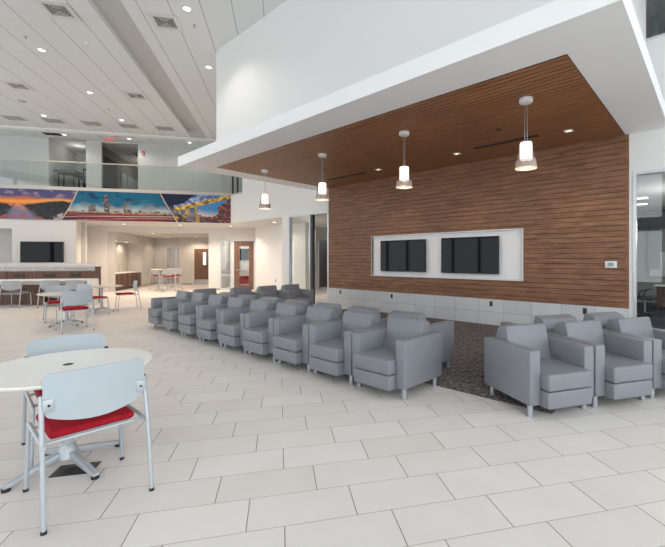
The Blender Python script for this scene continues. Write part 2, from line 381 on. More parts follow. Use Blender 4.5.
# bulkhead in line with the wood wall, recessed wall below and storefront
b = B(); b.box(-15.72, WX0, WY+.03, WY+.2, S0, 4.27); b.box(-14.78, WX0, WY+.03, WY+.2, 4.27, 7.2)
wst(b, 'wall_bulkhead_lounge', 'white_paint', wing=False)
wst(B().box(-15.72, -14.78, WY+.01, WY+.2, 4.27, 4.33), 'trim_3', 'curb', wing=False)
b = B()
for x in (-15.7, -15.3, -14.83): b.box(x, x+.05, WY+.06, WY+.12, 4.33, 7.2)
w = wst(b, 'window_3', 'dark_metal', wing=False)
B().box(-15.65, -14.83, WY+.085, WY+.095, 4.33, 7.2).done('pane', 'green_glass', w, smooth=False)
b = B(); b.box(-19, -9.4, 12.0, 12.1, 4.2, 7.2)
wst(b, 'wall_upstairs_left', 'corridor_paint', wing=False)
b = B(); b.box(-16.88, -13.05, 10.5, 10.6, 0, S0+.02)
wst(b, 'wall_recess', 'white_paint', wing=False)
wst(B().prism([(-19.5, 12.2), (-17.6, 9.5), (-15.9, WY+.2), (WX0, WY+.2), (WX0, 13.3), (-19.5, 13.3)], S0+.002, S0+.08, 'z'), 'ceiling_recess', 'ceiling_flat', wing=False)
b = B(); b.box(-13.1, -13.0, 10.6, 11.0, 0, S0); b.box(-18, -15.18, 13.0, 13.1, 0, S0); b.box(-15.18, -14.3, 13.0, 13.1, 2.5, S0); b.box(-14.3, WX0, 13.0, 13.1, 0, S0); b.box(WX0-.05, WX0+.05, WY+.2, 13.1, 0, S0)
wst(b, 'wall_passage', 'beige_wall', wing=False)
b = B(); b.box(-16.5, -13, 15.5, 15.6, 0, 3); b.box(-16.6, -16.5, 13.1, 15.6, 0, 3); b.box(-13, -12.9, 13.1, 15.6, 0, 3)
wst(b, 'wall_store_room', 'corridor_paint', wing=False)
wst(B().box(-12.02, -11.62, WY+.03, WY+.2, 0, S0), 'wall_pier', 'white_paint', wing=False)
b = B()
b.box(-11.62, -11.54, WY, WY+.14, 0, S0); b.box(-11.54, WX0-.0, WY, WY+.14, S0-.05, S0)
b.box(-10.42, -10.36, WY, WY+.14, 0, S0); b.box(-11.54, -10.42, WY, WY+.14, 0, .09); b.box(WX0-.06, WX0, WY, WY+.14, 0, S0)
w = wst(b, 'window_4', 'aluminium', wing=False)
B().box(-11.54, -10.42, WY+.05, WY+.06, .09, S0-.05).done('pane', 'clear_glass', w, smooth=False)
B().box(-10.36, -10.24, WY-.01, WY+.1, 0, S0-.05).done('door_edge', 'dark_metal', w, smooth=False)
bb = B().tube([(-11.40, WY-.05, .75), (-11.40, WY-.05, 1.55)], .012, smooth=0); bb.cyl((-11.40, WY-.05, .8), (-11.40, WY+.05, .8), .008); bb.cyl((-11.40, WY-.05, 1.5), (-11.40, WY+.05, 1.5), .008)
bb.done('pull_handle', 'steel', w)

# sidelight and doors of the wing
b = B(); b.box(-3.10, -3.03, LY-.02, LY+.12, 0, 2.5); b.box(-2.59, -2.52, LY-.02, LY+.12, 0, 2.5); b.box(-3.10, -2.52, LY-.02, LY+.12, 2.44, 2.5); b.box(-3.10, -2.52, LY-.02, LY+.12, 0, .1); b.box(-3.03, -2.59, LY, LY+.1, .72, .76)
w = wst(b, 'window_5', 'aluminium'); B().box(-3.03, -2.59, LY+.04, LY+.05, .1, 2.44).done('pane', 'clear_glass', w, smooth=False)
b = B(); b.box(-2.42, -2.17, LY, LY+.05, .01, 2.45); b.box(-1.71, -1.48, LY, LY+.05, .01, 2.45); b.box(-2.17, -1.71, LY, LY+.05, 2.2, 2.45); b.box(-2.17, -1.71, LY, LY+.05, .01, .24)
w = wst(b, 'door_1', 'door_wood'); B().box(-2.17, -1.71, LY+.02, LY+.03, .24, 2.2).done('door_glass', 'clear_glass', w, smooth=False)
bb = B().tube([(-2.30, LY, 1.0), (-2.30, LY-.06, 1.0), (-2.18, LY-.06, 1.0)], .012, smooth=1); bb.cyl((-2.30, LY, 1.0), (-2.30, LY-.015, 1.0), .03); bb.done('lever_handle', 'steel', w)
b = B(); b.box(-2.46, -2.42, LY-.02, LY+.12, 0, 2.5); b.box(-1.48, -1.42, LY-.02, LY+.12, 0, 2.5); b.box(-2.46, -1.42, LY-.02, LY+.12, 2.45, 2.5)
wst(b, 'trim_4', 'aluminium')
b = B(); b.box(-5.27, -4.79, 25.4, 25.45, .01, 2.18); b.box(-4.6, -4.27, 25.4, 25.45, .01, 2.18); b.box(-4.79, -4.6, 25.4, 25.45, .01, 1.2); b.box(-4.79, -4.6, 25.4, 25.45, 1.98, 2.18)
w = wst(b, 'door_2', 'door_wood'); B().box(-4.79, -4.6, 25.42, 25.43, 1.2, 1.98).done('door_glass', 'frosted_glass', w, smooth=False)
B().box(-5.25, -4.29, 25.385, 25.4, .03, .32).done('kick_plate', 'steel_door', w, smooth=False)
bb = B().tube([(-4.38, 25.4, 1.0), (-4.38, 25.34, 1.0), (-4.48, 25.34, 1.0)], .012, smooth=1); bb.done('lever_handle', 'steel', w)
b = B(); b.box(-5.33, -5.27, 25.37, 25.5, 0, 2.24); b.box(-4.27, -4.21, 25.37, 25.5, 0, 2.24); b.box(-5.33, -4.21, 25.37, 25.5, 2.18, 2.24)
wst(b, 'trim_5', 'wing_paint')
b = B(); b.box(-7.08, -6.98, 26.55, 26.68, 0, 2.27); b.box(-6.98, -6.12, 26.55, 26.68, 2.2, 2.27); b.box(-6.2, -6.12, 26.55, 26.68, 0, 2.27)
w = wst(b, 'door_3', 'steel_door')
B().box(-6.98, -6.60, 26.64, 26.67, .01, 2.2).done('elevator_panel', 'steel_door', w, smooth=False); B().box(-6.59, -6.2, 26.64, 26.67, .01, 2.2).done('elevator_panel', 'steel_door', w, smooth=False)
B().box(-7.04, -7.01, 26.54, 26.55, 1.05, 1.2).done('call_button_plate', 'dark_metal', w, smooth=False)
# glass doors etc. upstairs corridor
b = B().box(-7.9, -7.86, 19.9, 21.2, 4.28, 6.2); wst(b, 'door_4', 'vent_dark')
b = B()
for i in range(6): b.box(-7.9, -7.85, 21.7+i*.75, 22.38+i*.75, 4.3, 5.85)
tag(b.done('locker_row', 'board_grey', rotz=WING, smooth=False), 'row of grey green lockers along the dark corridor upstairs', 'lockers')
# baseboards
wst(B().box(-16.88, -13.05, 10.485, 10.5, 0, .09), 'baseboard_recess', 'vent_grey', wing=False)
b = B(); b.box(-3.62, -3.10, LY-.012, LY, 0, .1); b.box(-7.8, -7.785, 24.4, 26.6, 0, .1); b.box(-6.02, -5.33, 25.385, 25.4, 0, .1); b.box(-7.78, -7.08, 26.585, 26.6, 0, .1)
wst(b, 'baseboard_back', 'vent_grey')

# ------------------------------------------------------------------ mural
def lerp(a, b, t): return tuple(a[i]+(b[i]-a[i])*t for i in range(3))
def sm(a, b, x): t = max(0, min(1, (x-a)/(b-a))); return t*t*(3-2*t)
def fbm(x, y, o=5): return noise.fractal(Vector((x, y, 3.1)), 1.0, 2.0, o)
random.seed(11)
bld = []     # towers of the skyline: x0, x1, height, colour
x = 74
while x < 176:
    w_ = random.uniform(1.2, 3.2); h_ = random.uniform(.24, .36)
    bld.append((x, x+w_, h_, random.choice([(.16, .13, .12), (.30, .24, .18), (.08, .09, .12), (.42, .33, .22)]))); x += w_*random.uniform(.8, 1.5)
bld += [(88.5, 96.5, .52, (.62, .52, .38)), (90, 95, .56, (.35, .33, .30)), (104.5, 108.6, .84, (.12, .15, .20)), (105.2, 107.4, .92, (.16, .19, .24)), (108.6, 110, .62, (.40, .32, .22)),
        (123.5, 126.5, .58, (.42, .34, .25)), (124.5, 125.5, .68, (.30, .26, .22)), (127, 131, .42, (.20, .17, .16)), (139, 142, .38, (.5, .35, .3))]
def cell(a, b): return abs(math.sin(a*12.9898+b*78.233)*43758.5453) % 1
def paint(px, v):
    """colour of the printed panorama at px (0..231 along it) and v (0 bottom .. 1 top)"""
    n = fbm(px*.09, v*5); n2 = fbm(px*.03+9, v*2.5+4); n3 = fbm(px*.22, v*9, 4)
    b1 = 62+16*v+1.5*math.sin(v*3)
    if px < b1:                                   # sunset river
        c = lerp((.62, .16, .05), (.07, .06, .17), sm(.55, .80, v+n2*.2)); c = lerp(c, (.42, .30, .34), max(0, min(.6, n*1.5))*sm(.6, .85, v))
        c = lerp(c, (.95, .38, .04), max(0, 1-abs(v-.62-n2*.07)*12)*.9)
        hill = .53+.08*n2+.06*sm(25, 70, px)-.12*max(0, 1-abs(px-17)/9)
        if v < hill: c = lerp((.014, .013, .016), (.05, .04, .04), max(0, n3))
        cx_ = 20+(.30-v)*8; hw = 3+38*max(0, .53-v)
        if v < .52 and abs(px-cx_)/hw < 1+.25*n3:
            c = lerp((.20, .17, .26), (.66, .24, .12), sm(.22, .50, v+n*.15)); c = lerp(c, (.06, .05, .08), sm(.45, 1, abs(px-cx_)/hw))
            if v < .16: c = lerp(c, (.45, .09, .06), max(0, min(.7, n*2+.3)))
        if px > 54 and v < .20-.010*(64-px)+.04: c = lerp((.05, .05, .06), (.40, .36, .38), sm(.0, .3, n3+.1))
        if abs(px-b1) < 1.0: c = (.62, .52, .38)
        elif abs(px-b1) < 1.6: c = (.08, .06, .06)
        return c
    b2 = 161+17*(1-v)**1.1
    if px < b2:                                   # skyline over light trails
        c = lerp((.22, .40, .46), (.002, .115, .22), sm(.34, .62, v+n2*.25)); c = lerp(c, (.001, .03, .07), sm(.02, .4, n+n2*.4)*.8)
        c = lerp(c, (.30, .42, .50), max(0, min(.5, n*1.1))*max(0, 1-abs(v-.5)*4))
        c = lerp(c, (.60, .50, .44), max(0, 1-abs(v-.38)*8)*.5)
        for x0, x1, h_, bc in bld:
            if x0 < px < x1 and v < h_:
                k = cell(int(px*2.2), int(v*30)); c = lerp((bc[0]*.20, bc[1]*.22, bc[2]*.34), (.70, .52, .30), .6 if k > .84 else .05)
        base = .27-.02*sm(60, 110, px)
        if v < base:
            d = (px-60)/110
            c = (.03, .022, .035)
            for q, (a0, s0, w0, cc) in enumerate([(.20, -.02, .028, (.55, .05, .03)), (.155, .0, .018, (.75, .66, .64)), (.115, -.0, .03, (.40, .02, .03)), (.07, .02, .014, (.70, .42, .36)), (.03, .03, .025, (.50, .04, .03))]):
                yy = a0+s0*math.sin(d*6+q)+.05*(d-.5)*(1 if q % 2 else -1)-.10*max(0, .25-d)*q
                t = max(0, 1-abs(v-yy)/w0); c = lerp(c, cc, t)
        elif v < base+.04: c = lerp((.03, .03, .04), (.80, .42, .14), .8 if cell(int(px*2), int(v*40)) > .5 else .15)
        if abs(px-b2) < .8: c = (.72, .64, .50)
        elif abs(px-b2) < 1.6: c = (.06, .05, .05)
        return c
    # bridge and lit street
    c = lerp((.10, .16, .26), (.004, .010, .040), sm(.35, .7, v+n2*.2))
    if px > 198: c = lerp((.60, .55, .52), (.06, .24, .52), sm(.20, .55, v+n2*.15))
    dk = .40+.0095*(px-176); up = dk+.13+.20*max(0, math.sin((px-184)/30*PI))*(184 < px < 214)
    if px > 174 and dk+.10 < v < up+.08 and px < 214: c = lerp((.10, .15, .36), (.40, .50, .72), min(1, max(0, .35+n3*1.6)))
    if 174 < px and dk-.02 < v < dk+.13: c = lerp((.22, .12, .015), (.85, .55, .10), min(1, max(0, .45+n3*1.8)))
    for cx_, w_ in ((180, 1.0), (187.5, 2.4), (196, 1.4)):
        if abs(px-cx_) < w_ and .12 < v < dk: c = lerp((.25, .15, .04), (.70, .48, .18), .5+.5*n)
    if px < 201 and v < .27: c = lerp((.04, .028, .03), (.50, .28, .09), max(0, min(1, .25+n3*1.7)))
    if 187 < px < 196 and .04 < v < .34: c = lerp((.10, .085, .10), (.30, .26, .26), .5+n)
    k = cell(int(px*1.1), int(v*17)); pal = ((.62, .28, .07), (.34, .03, .05), (.06, .07, .14), (.04, .025, .035), (.08, .05, .07), (.20, .07, .05))
    if px > 219-.02*(v*100) and v < .95-.03*(231-px): c = lerp((.05, .025, .035), pal[int(k*6) % 6], .75)
    elif px > 200 and v < .22+.02*max(0, px-213): c = lerp((.05, .03, .05), pal[int(k*6) % 6], .6)
    return c
def px_of(X):     # position along the panorama for a distance X along the wing
    xc = X*math.cos(D(12.9))-MP*math.sin(D(12.9)); zc = X*math.sin(D(12.9))+MP*math.cos(D(12.9)); return 373+390*xc/zc
MX0, MX1 = -13.2, -2.2; nx, nz = 560, 56
vs, fs, cols = [], [], []
for i in range(nx+1):
    X = MX0+(MX1-MX0)*i/nx; px = px_of(X); px = abs(px)
    for j in range(nz+1):
        vs.append((X, MP-.03, S0+.0+(S1-S0-.0)*j/nz)); cols.append((*paint(px, j/nz), 1))
for i in range(nx):
    for j in range(nz):
        a = i*(nz+1)+j; fs.append((a, a+nz+1, a+nz+2, a+1))
nfront = len(vs)
# back face and edges so the print has the thickness of its panels
q = [(MX0, MP-.002, S0), (MX1, MP-.002, S0), (MX1, MP-.002, S1), (MX0, MP-.002, S1)]
vs += q; cols += [(.3, .3, .3, 1)]*4
fs.append((nfront, nfront+3, nfront+2, nfront+1))
c00, c10, c11, c01 = 0, nx*(nz+1), nx*(nz+1)+nz, nz
fs += [(c00, c10, nfront+1, nfront), (c11, c01, nfront+3, nfront+2), (c10, c11, nfront+2, nfront+1), (c01, c00, nfront, nfront+3)]
me = bpy.data.meshes.new('mural'); me.from_pydata(vs, [], fs)
ca = me.color_attributes.new('print', 'FLOAT_COLOR', 'POINT')
ca.data.foreach_set('color', [v for c in cols for v in c])
m, nt, p = new_mat('mural_print'); at = nt.nodes.new('ShaderNodeAttribute'); at.attribute_name = 'print'
nt.links.new(at.outputs['Color'], p.inputs['Base Color']); p.inputs['Roughness'].default_value = .35; p.inputs['Specular IOR Level'].default_value = .3
me.materials.append(m); o = bpy.data.objects.new('mural', me); C.objects.link(o); o.rotation_euler = (0, 0, WING)
tag(o, 'long printed photo mural of sunset river, city skyline and bridge below the glass railing', 'mural')

# ------------------------------------------------------------------ mezzanine railing and furniture
rl = wthing('glass_railing', 'frameless glass railing with thin handrail along the upper floor above the mural', 'railing', 0, 0, 0)
xs = [-13.1, -11.85, -10.65, -9.65, -8.41, -7.17, -5.95, -4.75, -3.60, -2.62]
for a, c_ in zip(xs, xs[1:]): B().box(a+.012, c_-.012, MP+.0, MP+.015, S1+.10, 5.40).done('glass_panel', 'green_glass', rl, smooth=False)
B().box(-13.1, -2.62, MP-.02, MP+.035, 5.38, 5.43, .008).done('handrail', 'curb', rl)
B().box(-2.62, -2.40, MP-.02, MP+.06, S1+.13, 5.45).done('end_post', 'vent_grey', rl, smooth=False)

def upstairs_table(X, Y, z0, top, label):
    t = wthing('bar_table', label, 'table', X, Y, z0, group=None)
    B().box(-.40, .40, -.34, .34, top-.12, top, .015).done('table_top', 'bulk_cloth', t)
    for sx in (-.3, .3):
        for sy in (-.22, .22): B().cyl((sx, sy, 0), (sx*.9, sy*.9, top-.06), .02).done('leg', 'dark_metal', t)
upstairs_table(-9.12, 19.50, 4.28, 1.08, 'dark bar table behind the upstairs glass railing, left one')
upstairs_table(-8.70, 20.3, 4.28, 1.02, 'dark bar table in the upstairs alcove, farther right one')
t = wthing('display_board', 'dark framed board standing upright behind the tables in the upstairs alcove', 'board', -8.80, 20.85, 4.28)
B().box(-.36, .36, -.03, .03, .55, 1.5, .01).done('frame', 'dark_metal', t); B().box(-.31, .31, -.035, -.028, .75, 1.42).done('panel', 'board_grey', t)
for s in (-.3, .3): B().box(s-.02, s+.02, -.2, .2, 0, .56).done('foot', 'dark_metal', t)

# ------------------------------------------------------------------ ceiling fittings of the hall
def place_wing(root, X, Y, z, label, first):
    x, y = rw(X, Y)
    if first: root.location = (x, y, z); root.rotation_euler = (0, 0, WING); root['label'] = label; return root
    return dup(root, (x, y, z), WING, label)
v = thing('ceiling_vent', '', 'vent', group='square air diffusers in the hall ceiling')
b = B()
for a0, a1, b0, b1 in ((-.30, .30, -.30, -.20), (-.30, .30, .20, .30), (-.30, -.20, -.20, .20), (.20, .30, -.20, .20)): b.box(a0, a1, b0, b1, -.014, -.001)
b.done('frame', 'vent_white', v, smooth=False)
b = B()
for k in range(1, 5):
    r_ = .225-.045*k; z_ = 0
    for a0, a1, b0, b1 in ((-r_, r_, -r_, -r_+.012), (-r_, r_, r_-.012, r_), (-r_, -r_+.012, -r_, r_), (r_-.012, r_, -r_, r_)): b.box(a0, a1, b0, b1, -.010, -.003)
b.done('louvre', 'vent_white', v, smooth=False)
B().box(-.22, .22, -.22, .22, -.003, -.0005).done('backing', 'vent_dark', v, smooth=False)
for i, (X, Y, l) in enumerate([(-4.57, 9.37, 'square white air diffuser at the top left of the photo, nearest left of the tray'), (-2.52, 9.32, 'square white air diffuser right of the recessed ceiling tray'),
                               (-7.73, 13.72, 'square white air diffuser near the left edge of the photo'), (-4.55, 13.70, 'square white air diffuser halfway along the tray, on its left')]):
    place_wing(v, X, Y, H, l, i == 0)
g = thing('return_grille', '', 'vent', group='flat grey return grilles in a row at the far edge of the hall ceiling')
b = B()
b.box(-.30, .30, -.22, .22, -.012, -.001)
for k in range(12): b.box(-.27, .27, -.205+k*.0345, -.19+k*.0345, -.018, -.012)
b.done('grille_face', ['vent_grey', 'vent_dark'], g, smooth=False)
names = ['leftmost', 'second from left', 'middle', 'fourth from left', 'rightmost']
for i, X in enumerate((-9.62, -8.38, -7.12, -5.86, -4.58)): place_wing(g, X, 16.86, H-.001, 'flat grey return grille in the far ceiling row, '+names[i], i == 0)
d = thing('downlight', '', 'ceiling light', group='recessed round downlights in the hall ceiling')
B().lathe([(.075, -.012), (.105, -.012), (.11, -.004), (.11, 0), (.075, 0)], 28, close=True).done('trim_ring', 'vent_white', d)
B().lathe([(.0, -.003), (.075, -.003), (.075, -.001)], 24).done('lens', 'lens', d)
DL = [(-5.84, 11.24, 'left of the tray, nearest of the row'), (-5.86, 13.76, 'left of the tray, second of the row'), (-5.86, 16.2, 'left of the tray, last one before the far edge'),
      (-8.41, 16.32, 'above the far left of the hall, beside the return grilles'), (-1.95, 8.72, 'right of the tray, nearest one at the top'), (-1.97, 11.23, 'beside the tall white wall, right of the tray')]
for i, (X, Y, l) in enumerate(DL): place_wing(d, X, Y, H, 'round recessed downlight '+l, i == 0)
for X, Y, l in [(-8.73, 17.98+.35, 'over the upper walkway, leftmost'), (-6.36, 18.35, 'over the upper walkway, beside the exit sign'), (-4.0, 18.35, 'over the upper walkway, rightmost')]:
    o = place_wing(d, X, Y, 6.62, 'small round downlight '+l, False); o['group'] = 'downlights over the upper walkway'
    o.name = 'downlight'
o = B().lathe([(0, -.03), (.07, -.03), (.11, -.008), (.11, 0)], 24).done('ceiling_speaker', 'vent_grey'); x, y = rw(-8.34, 15.0); o.location = (x, y, H); tag(o, 'small round grey speaker disc in the left part of the hall ceiling', 'speaker')
o = B().lathe([(0, -.07), (.03, -.065), (.045, -.045), (.05, -.01), (.06, 0)], 20).done('smoke_detector', 'vent_white'); x, y = rw(-4.6, 10.63); o.location = (x, y, H); tag(o, 'small white dome detector on the ceiling below the nearest air diffuser', 'detector')
sp = thing('sprinkler', '', 'sprinkler', group='fire sprinklers in the hall ceiling')
b = B(); b.cyl((0, 0, 0), (0, 0, -.008), .035); b.cyl((0, 0, -.008), (0, 0, -.05), .009); b.cyl((0, 0, -.05), (0, 0, -.054), .02); b.done('sprinkler_head', 'vent_grey', sp)
for i, (X, Y, z, l) in enumerate([(-5.85, 10.65, H, 'small sprinkler head left of the tray near the nearest downlight'), (-1.93, 9.3, H, 'small sprinkler head right of the tray'), (-5.87, 16.0-.9, H, 'small sprinkler head left of the tray, farther away')]): place_wing(sp, X, Y, z, l, i == 0)
# exit sign
t = wthing('exit_sign', 'small red hanging exit sign above the upper walkway', 'sign', -6.98, 18.1, 6.62)
B().box(-.02, .02, -.02, .02, -.06, 0).done('mount', 'vent_white', t, smooth=False); B().box(-.16, .16, -.006, .006, -.26, -.06, .003).done('sign_plate', 'clear_glass', t)
def text(body, size, m, parent=None, loc=(0, 0, 0), rot=(PI/2, 0, 0), ext=.002, name='lettering'):
    cu = bpy.data.curves.new('t', 'FONT'); cu.body = body; cu.size = size; cu.extrude = ext; cu.align_x = 'CENTER'; cu.align_y = 'CENTER'
    tmp = bpy.data.objects.new('t', cu); C.objects.link(tmp); dg = bpy.context.evaluated_depsgraph_get()
    me = bpy.data.meshes.new_from_object(tmp.evaluated_get(dg)); bpy.data.objects.remove(tmp); me.materials.clear(); me.materials.append(M[m])
    o = bpy.data.objects.new(name, me); C.objects.link(o); o.location = loc; o.rotation_euler = rot
    if parent: o.parent = parent
    return o
text('EXIT', .19, 'exit_red', t, (0, -.010, -.16), ext=.003)
t = wthing('fire_alarm', 'small dark red fire alarm on the grey upper walkway wall', 'alarm', -6.02, MY, 6.2)
B().box(-.06, .06, -.05, 0, -.09, .09, .01).done('housing', 'red_plastic', t); B().box(-.03, .03, -.06, -.045, -.06, -.01, .005).done('strobe', 'white_plastic', t)
t = wthing('corridor_diffuser', 'black air diffuser in the dark corridor ceiling upstairs', 'vent', -6.55, 21.2, 6.6)
b = B().box(-.45, .45, -.35, .35, -.02, 0); b.done('frame', 'vent_dark', t, smooth=False); B().box(-.05, .05, -.03, .03, -.03, -.02).done('damper_knob', 'vent_grey', t, smooth=False)
o = B().box(-.3, .3, -.15, .15, -.015, 0).done('ceiling_slot_vent', 'vent_dark'); x, y = rw(-9.15, 18.35); o.location = (x, y, 6.62); o.rotation_euler = (0, 0, WING); tag(o, 'small dark vent in the ceiling over the upper walkway, far left', 'vent')

# ------------------------------------------------------------------ lounge ceiling fittings
pd = thing('pendant_lamp', '', 'pendant lamp', group='glass pendants under the wood ceiling')
def lamp(z): return z-CZ
B().lathe([(0, -.065), (.085, -.065), (.095, -.055), (.095, -.006), (.09, 0), (0, 0)], 32).done('canopy', 'white_plastic', pd)
b = B(); b.cyl((-.018, 0, -.06), (-.018, 0, -.63), .0035, seg=8); b.cyl((.018, 0, -.06), (.018, 0, -.63), .0035, seg=8); b.done('cord', 'steel', pd)
B().lathe([(.0, -.64), (.078, -.64), (.082, -.65), (.082, -.885), (0, -.885)], 32).done('diffuser', 'pendant_glow', pd)
B().lathe([(.098, -.63), (.148, -1.005), (.144, -1.005), (.094, -.63)], 40, close=True).done('glass_shade', 'pendant_glass', pd)
B().lathe([(.137, -.895), (.151, -1.01), (.147, -1.01), (.133, -.895)], 40, close=True).done('frosted_rim', 'shade_band', pd)
PN = [(-2.06, 'nearest and largest, at the right'), (-4.26, 'second from the right'), (-6.50, 'third from the right'), (-8.72, 'farthest, at the left end')]
for i, (x, l) in enumerate(PN):
    lb = 'glass cone pendant lamp under the wood ceiling, '+l
    if i == 0: pd.location = (x, 5.68, CZ); pd['label'] = lb
    else: dup(pd, (x, 5.70, CZ), 0, lb)
for x0, x1, y_, l in [(-3.78, -2.49, 7.48, 'right'), (-8.44, -6.98, 7.64, 'left')]:
    o = B().box(0, x1-x0, -.05, .05, -.012, 0).done('slot_diffuser', 'vent_dark', smooth=False); o.location = (x0, y_, CZ-.004); tag(o, 'black linear slot diffuser in the wood ceiling, %s one' % l, 'vent', 'slot diffusers in the wood ceiling')
s = thing('recessed_spotlight', '', 'ceiling light', group='square recessed spots in the wood ceiling')
b = B()
for q in ((-.07, .07, -.07, -.05), (-.07, .07, .05, .07), (-.07, -.05, -.05, .05), (.05, .07, -.05, .05)): b.box(*q, -.012, 0)
b.done('trim_frame', 'vent_white', s, smooth=False); B().box(-.05, .05, -.05, .05, -.006, 0).done('lens', 'lens_warm', s, smooth=False)
for i, (x, l) in enumerate([(-1.99, 'rightmost'), (-4.25, 'middle'), (-6.51, 'leftmost')]):
    lb = 'small square recessed spot in the wood ceiling near the wood wall, '+l
    if i == 0: s.location = (x, 7.58, CZ-.004); s['label'] = lb
    else: dup(s, (x, 7.60, CZ-.004), 0, lb)
for i, (x, y_, l) in enumerate([(-2.91, 6.68, 'right'), (-7.6, 6.7, 'left')]):
    o = B().lathe([(0, -.012), (.03, -.011), (.045, -.004), (.045, 0)], 20).done('sprinkler', 'vent_dark'); o.location = (x, y_, CZ-.004); tag(o, 'dark sprinkler dot in the wood ceiling, %s one' % l, 'sprinkler', 'sprinklers in the wood ceiling')

# ------------------------------------------------------------------ televisions
def tv(name, label, x0, x1, z0, z1, y, par_wing=False, dep=.07):
    cx_, cz = (x0+x1)/2, (z0+z1)/2
    t = wthing(name, label, 'television', cx_, y, cz) if par_wing else thing(name, label, 'television', (cx_, y, cz))
    w, h = (x1-x0)/2, (z1-z0)/2
    B().box(-w, w, -dep, 0, -h, h, .006).done('casing', 'black_plastic', t); B().box(-w+.012, w-.012, -dep-.003, -dep, -h+.02, h-.012).done('screen_glass', 'screen', t, smooth=False)
    B().box(-.25, .25, 0, .035 if not par_wing else .02, -.18, .18).done('wall_bracket', 'dark_metal', t, smooth=False)
    return t
tv('television', 'flat black television in the white niche of the wood wall, left one', -7.20, -5.69, 1.185, 2.045, WY+.02)
tv('television', 'flat black television in the white niche of the wood wall, right one', -5.20, -3.71, 1.18, 2.05, WY+.02)
tv('television', 'black television on the pale wall above the long work counter', -9.95, -8.51, 1.40, 2.22, MP-.02, True, .06)
tv('television', 'black television seen through the glass of the wood door', -2.45, -1.55, 1.5, 2.15, 23.57, True, .06)
t = thing('thermostat', 'white thermostat with a small grey display at the right end of the wood wall', 'thermostat', (-1.50, WY, 1.415))
B().box(-.10, .10, -.022, 0, -.065, .065, .012).done('housing', 'white_plastic', t); B().box(-.055, .045, -.025, -.02, -.03, .035).done('display', 'lcd', t, smooth=False)
names = ['leftmost, behind the last armchairs', 'second from left', 'third from left, behind the right armchairs', 'rightmost']
for i, (x, mm) in enumerate([(-8.9, 'brown_plastic'), (-6.83, 'dark_metal'), (-3.9, 'dark_metal'), (-1.95, 'dark_metal')]):
    t = thing('wall_outlet', 'small dark outlet plate in the tile band, '+names[i], 'outlet', (x, WY+.005, .49), group='outlets in the tile band')
    B().box(-.036, .036, -.008, 0, -.058, .058, .003).done('plate', mm, t)
    for s_ in (-.022, .022): B().box(-.016, .016, -.011, -.008, s_-.014, s_+.014).done('socket', 'vent_dark', t, smooth=False)
t = thing('wall_outlet', 'small grey outlet on the white wall left of the storefront, above the armchairs', 'outlet', (-15.2, 10.5, .55))
B().box(-.036, .036, -.012, 0, -.058, .058, .003).done('plate', 'vent_grey', t)

# ------------------------------------------------------------------ rug
o = B().box(-8.45, -1.2, 3.99, WY-.0, 0, .008, .003).done('area_rug', 'rug'); tag(o, 'dark mottled brown grey rug in front of the tiled wood wall', 'rug')

# ------------------------------------------------------------------ armchairs
ac = thing('armchair', '', 'armchair')
for s_ in (-1, 1):
    x0, x1 = (s_*.39, s_*.265) if s_ < 0 else (s_*.265, s_*.39)
    a = B().box(x0, x1, -.37, .37, .125, .642, .012, 3).done('arm', 'vinyl', ac)
    # seam near the front edge of the arm
B().box(-.263, .263, -.475, .30, .275, .435, .022, 4).done('seat_cushion', 'vinyl', ac)
B().box(-.263, .263, -.468, .33, .112, .268, .012, 3).done('seat_base', 'vinyl', ac)
B().prism([(.05, .40), (.150, .785), (.175, .795), (.295, .765), (.345, .64), (.345, .40)], -.263, .263, 'x', .014, 3).done('back_cushion', 'vinyl', ac)
B().box(-.27, .27, .30, .372, .13, .60, .012, 2).done('rear_panel', 'vinyl', ac)
for sx in (-.33, .33):
    for sy in (-.30, .30):
        B().lathe([(0, 0), (.024, 0), (.027, .004), (.027, .14), (0, .14)], 20, c=(sx, sy)).done('leg', 'steel', ac)
used = [False]
def arm(x, y, rz, label, group, zz=0):
    if not used[0]:
        used[0] = True; ac.location = (x, y, 0); ac.rotation_euler = (0, 0, rz); ac['label'] = label; ac['group'] = group; return ac
    return dup(ac, (x, y, zz), rz, label, group)
ordn = ['nearest', 'second', 'third', 'fourth', 'fifth', 'sixth', 'seventh', 'eighth', 'ninth and farthest']
for k in range(9):
    arm(-2.845-.7935*k, 3.665, 0, 'grey vinyl armchair of the long front row, %s from its near right end' % ordn[k] if k else 'grey vinyl armchair at the near right end of the long front row', 'armchairs of the long front row')
for k in range(7):
    arm(-3.13-.795*k, 4.46, PI, ('grey armchair facing away behind the long front row, %s from the right' % ordn[k]) if k else 'grey armchair facing away behind the long front row, its side arm on the rug', 'armchairs backing the long front row', .008)
for i, (x, y, l) in enumerate([(-9.12, 6.96, 'farthest, next to the storefront'), (-9.12, 6.17, 'second from the storefront'), (-9.12, 5.38, 'third from the storefront'), (-9.30, 4.50, 'nearest, only its back top showing')]):
    arm(x, y, D(90), 'grey armchair facing right at the far row end, '+l, 'armchairs across the far end of the rows')
RF = D(-30.5)      # the right-hand group faces this direction
fx, fy = math.cos(RF), math.sin(RF); lx, ly = -math.sin(RF), math.cos(RF)
bx0, by0 = -1.34+.33*lx-.30*fx, 3.80+.33*ly-.30*fy
for k, l in enumerate(['its long side facing the rug', 'middle of the three', 'rightmost, cut by the photo edge']):
    arm(bx0+lx*.80*k, by0+ly*.80*k, RF+PI/2, 'grey vinyl armchair in the right group, '+l, 'front armchairs of the right group')
for k, l in enumerate(['left one', 'right one near the storefront']):
    s_ = .80+.80*k; d_ = .80
    arm(bx0+lx*s_-fx*d_, by0+ly*s_-fy*d_, RF-PI/2, 'grey armchair behind the right group facing away, '+l, 'rear armchairs of the right group', .008)

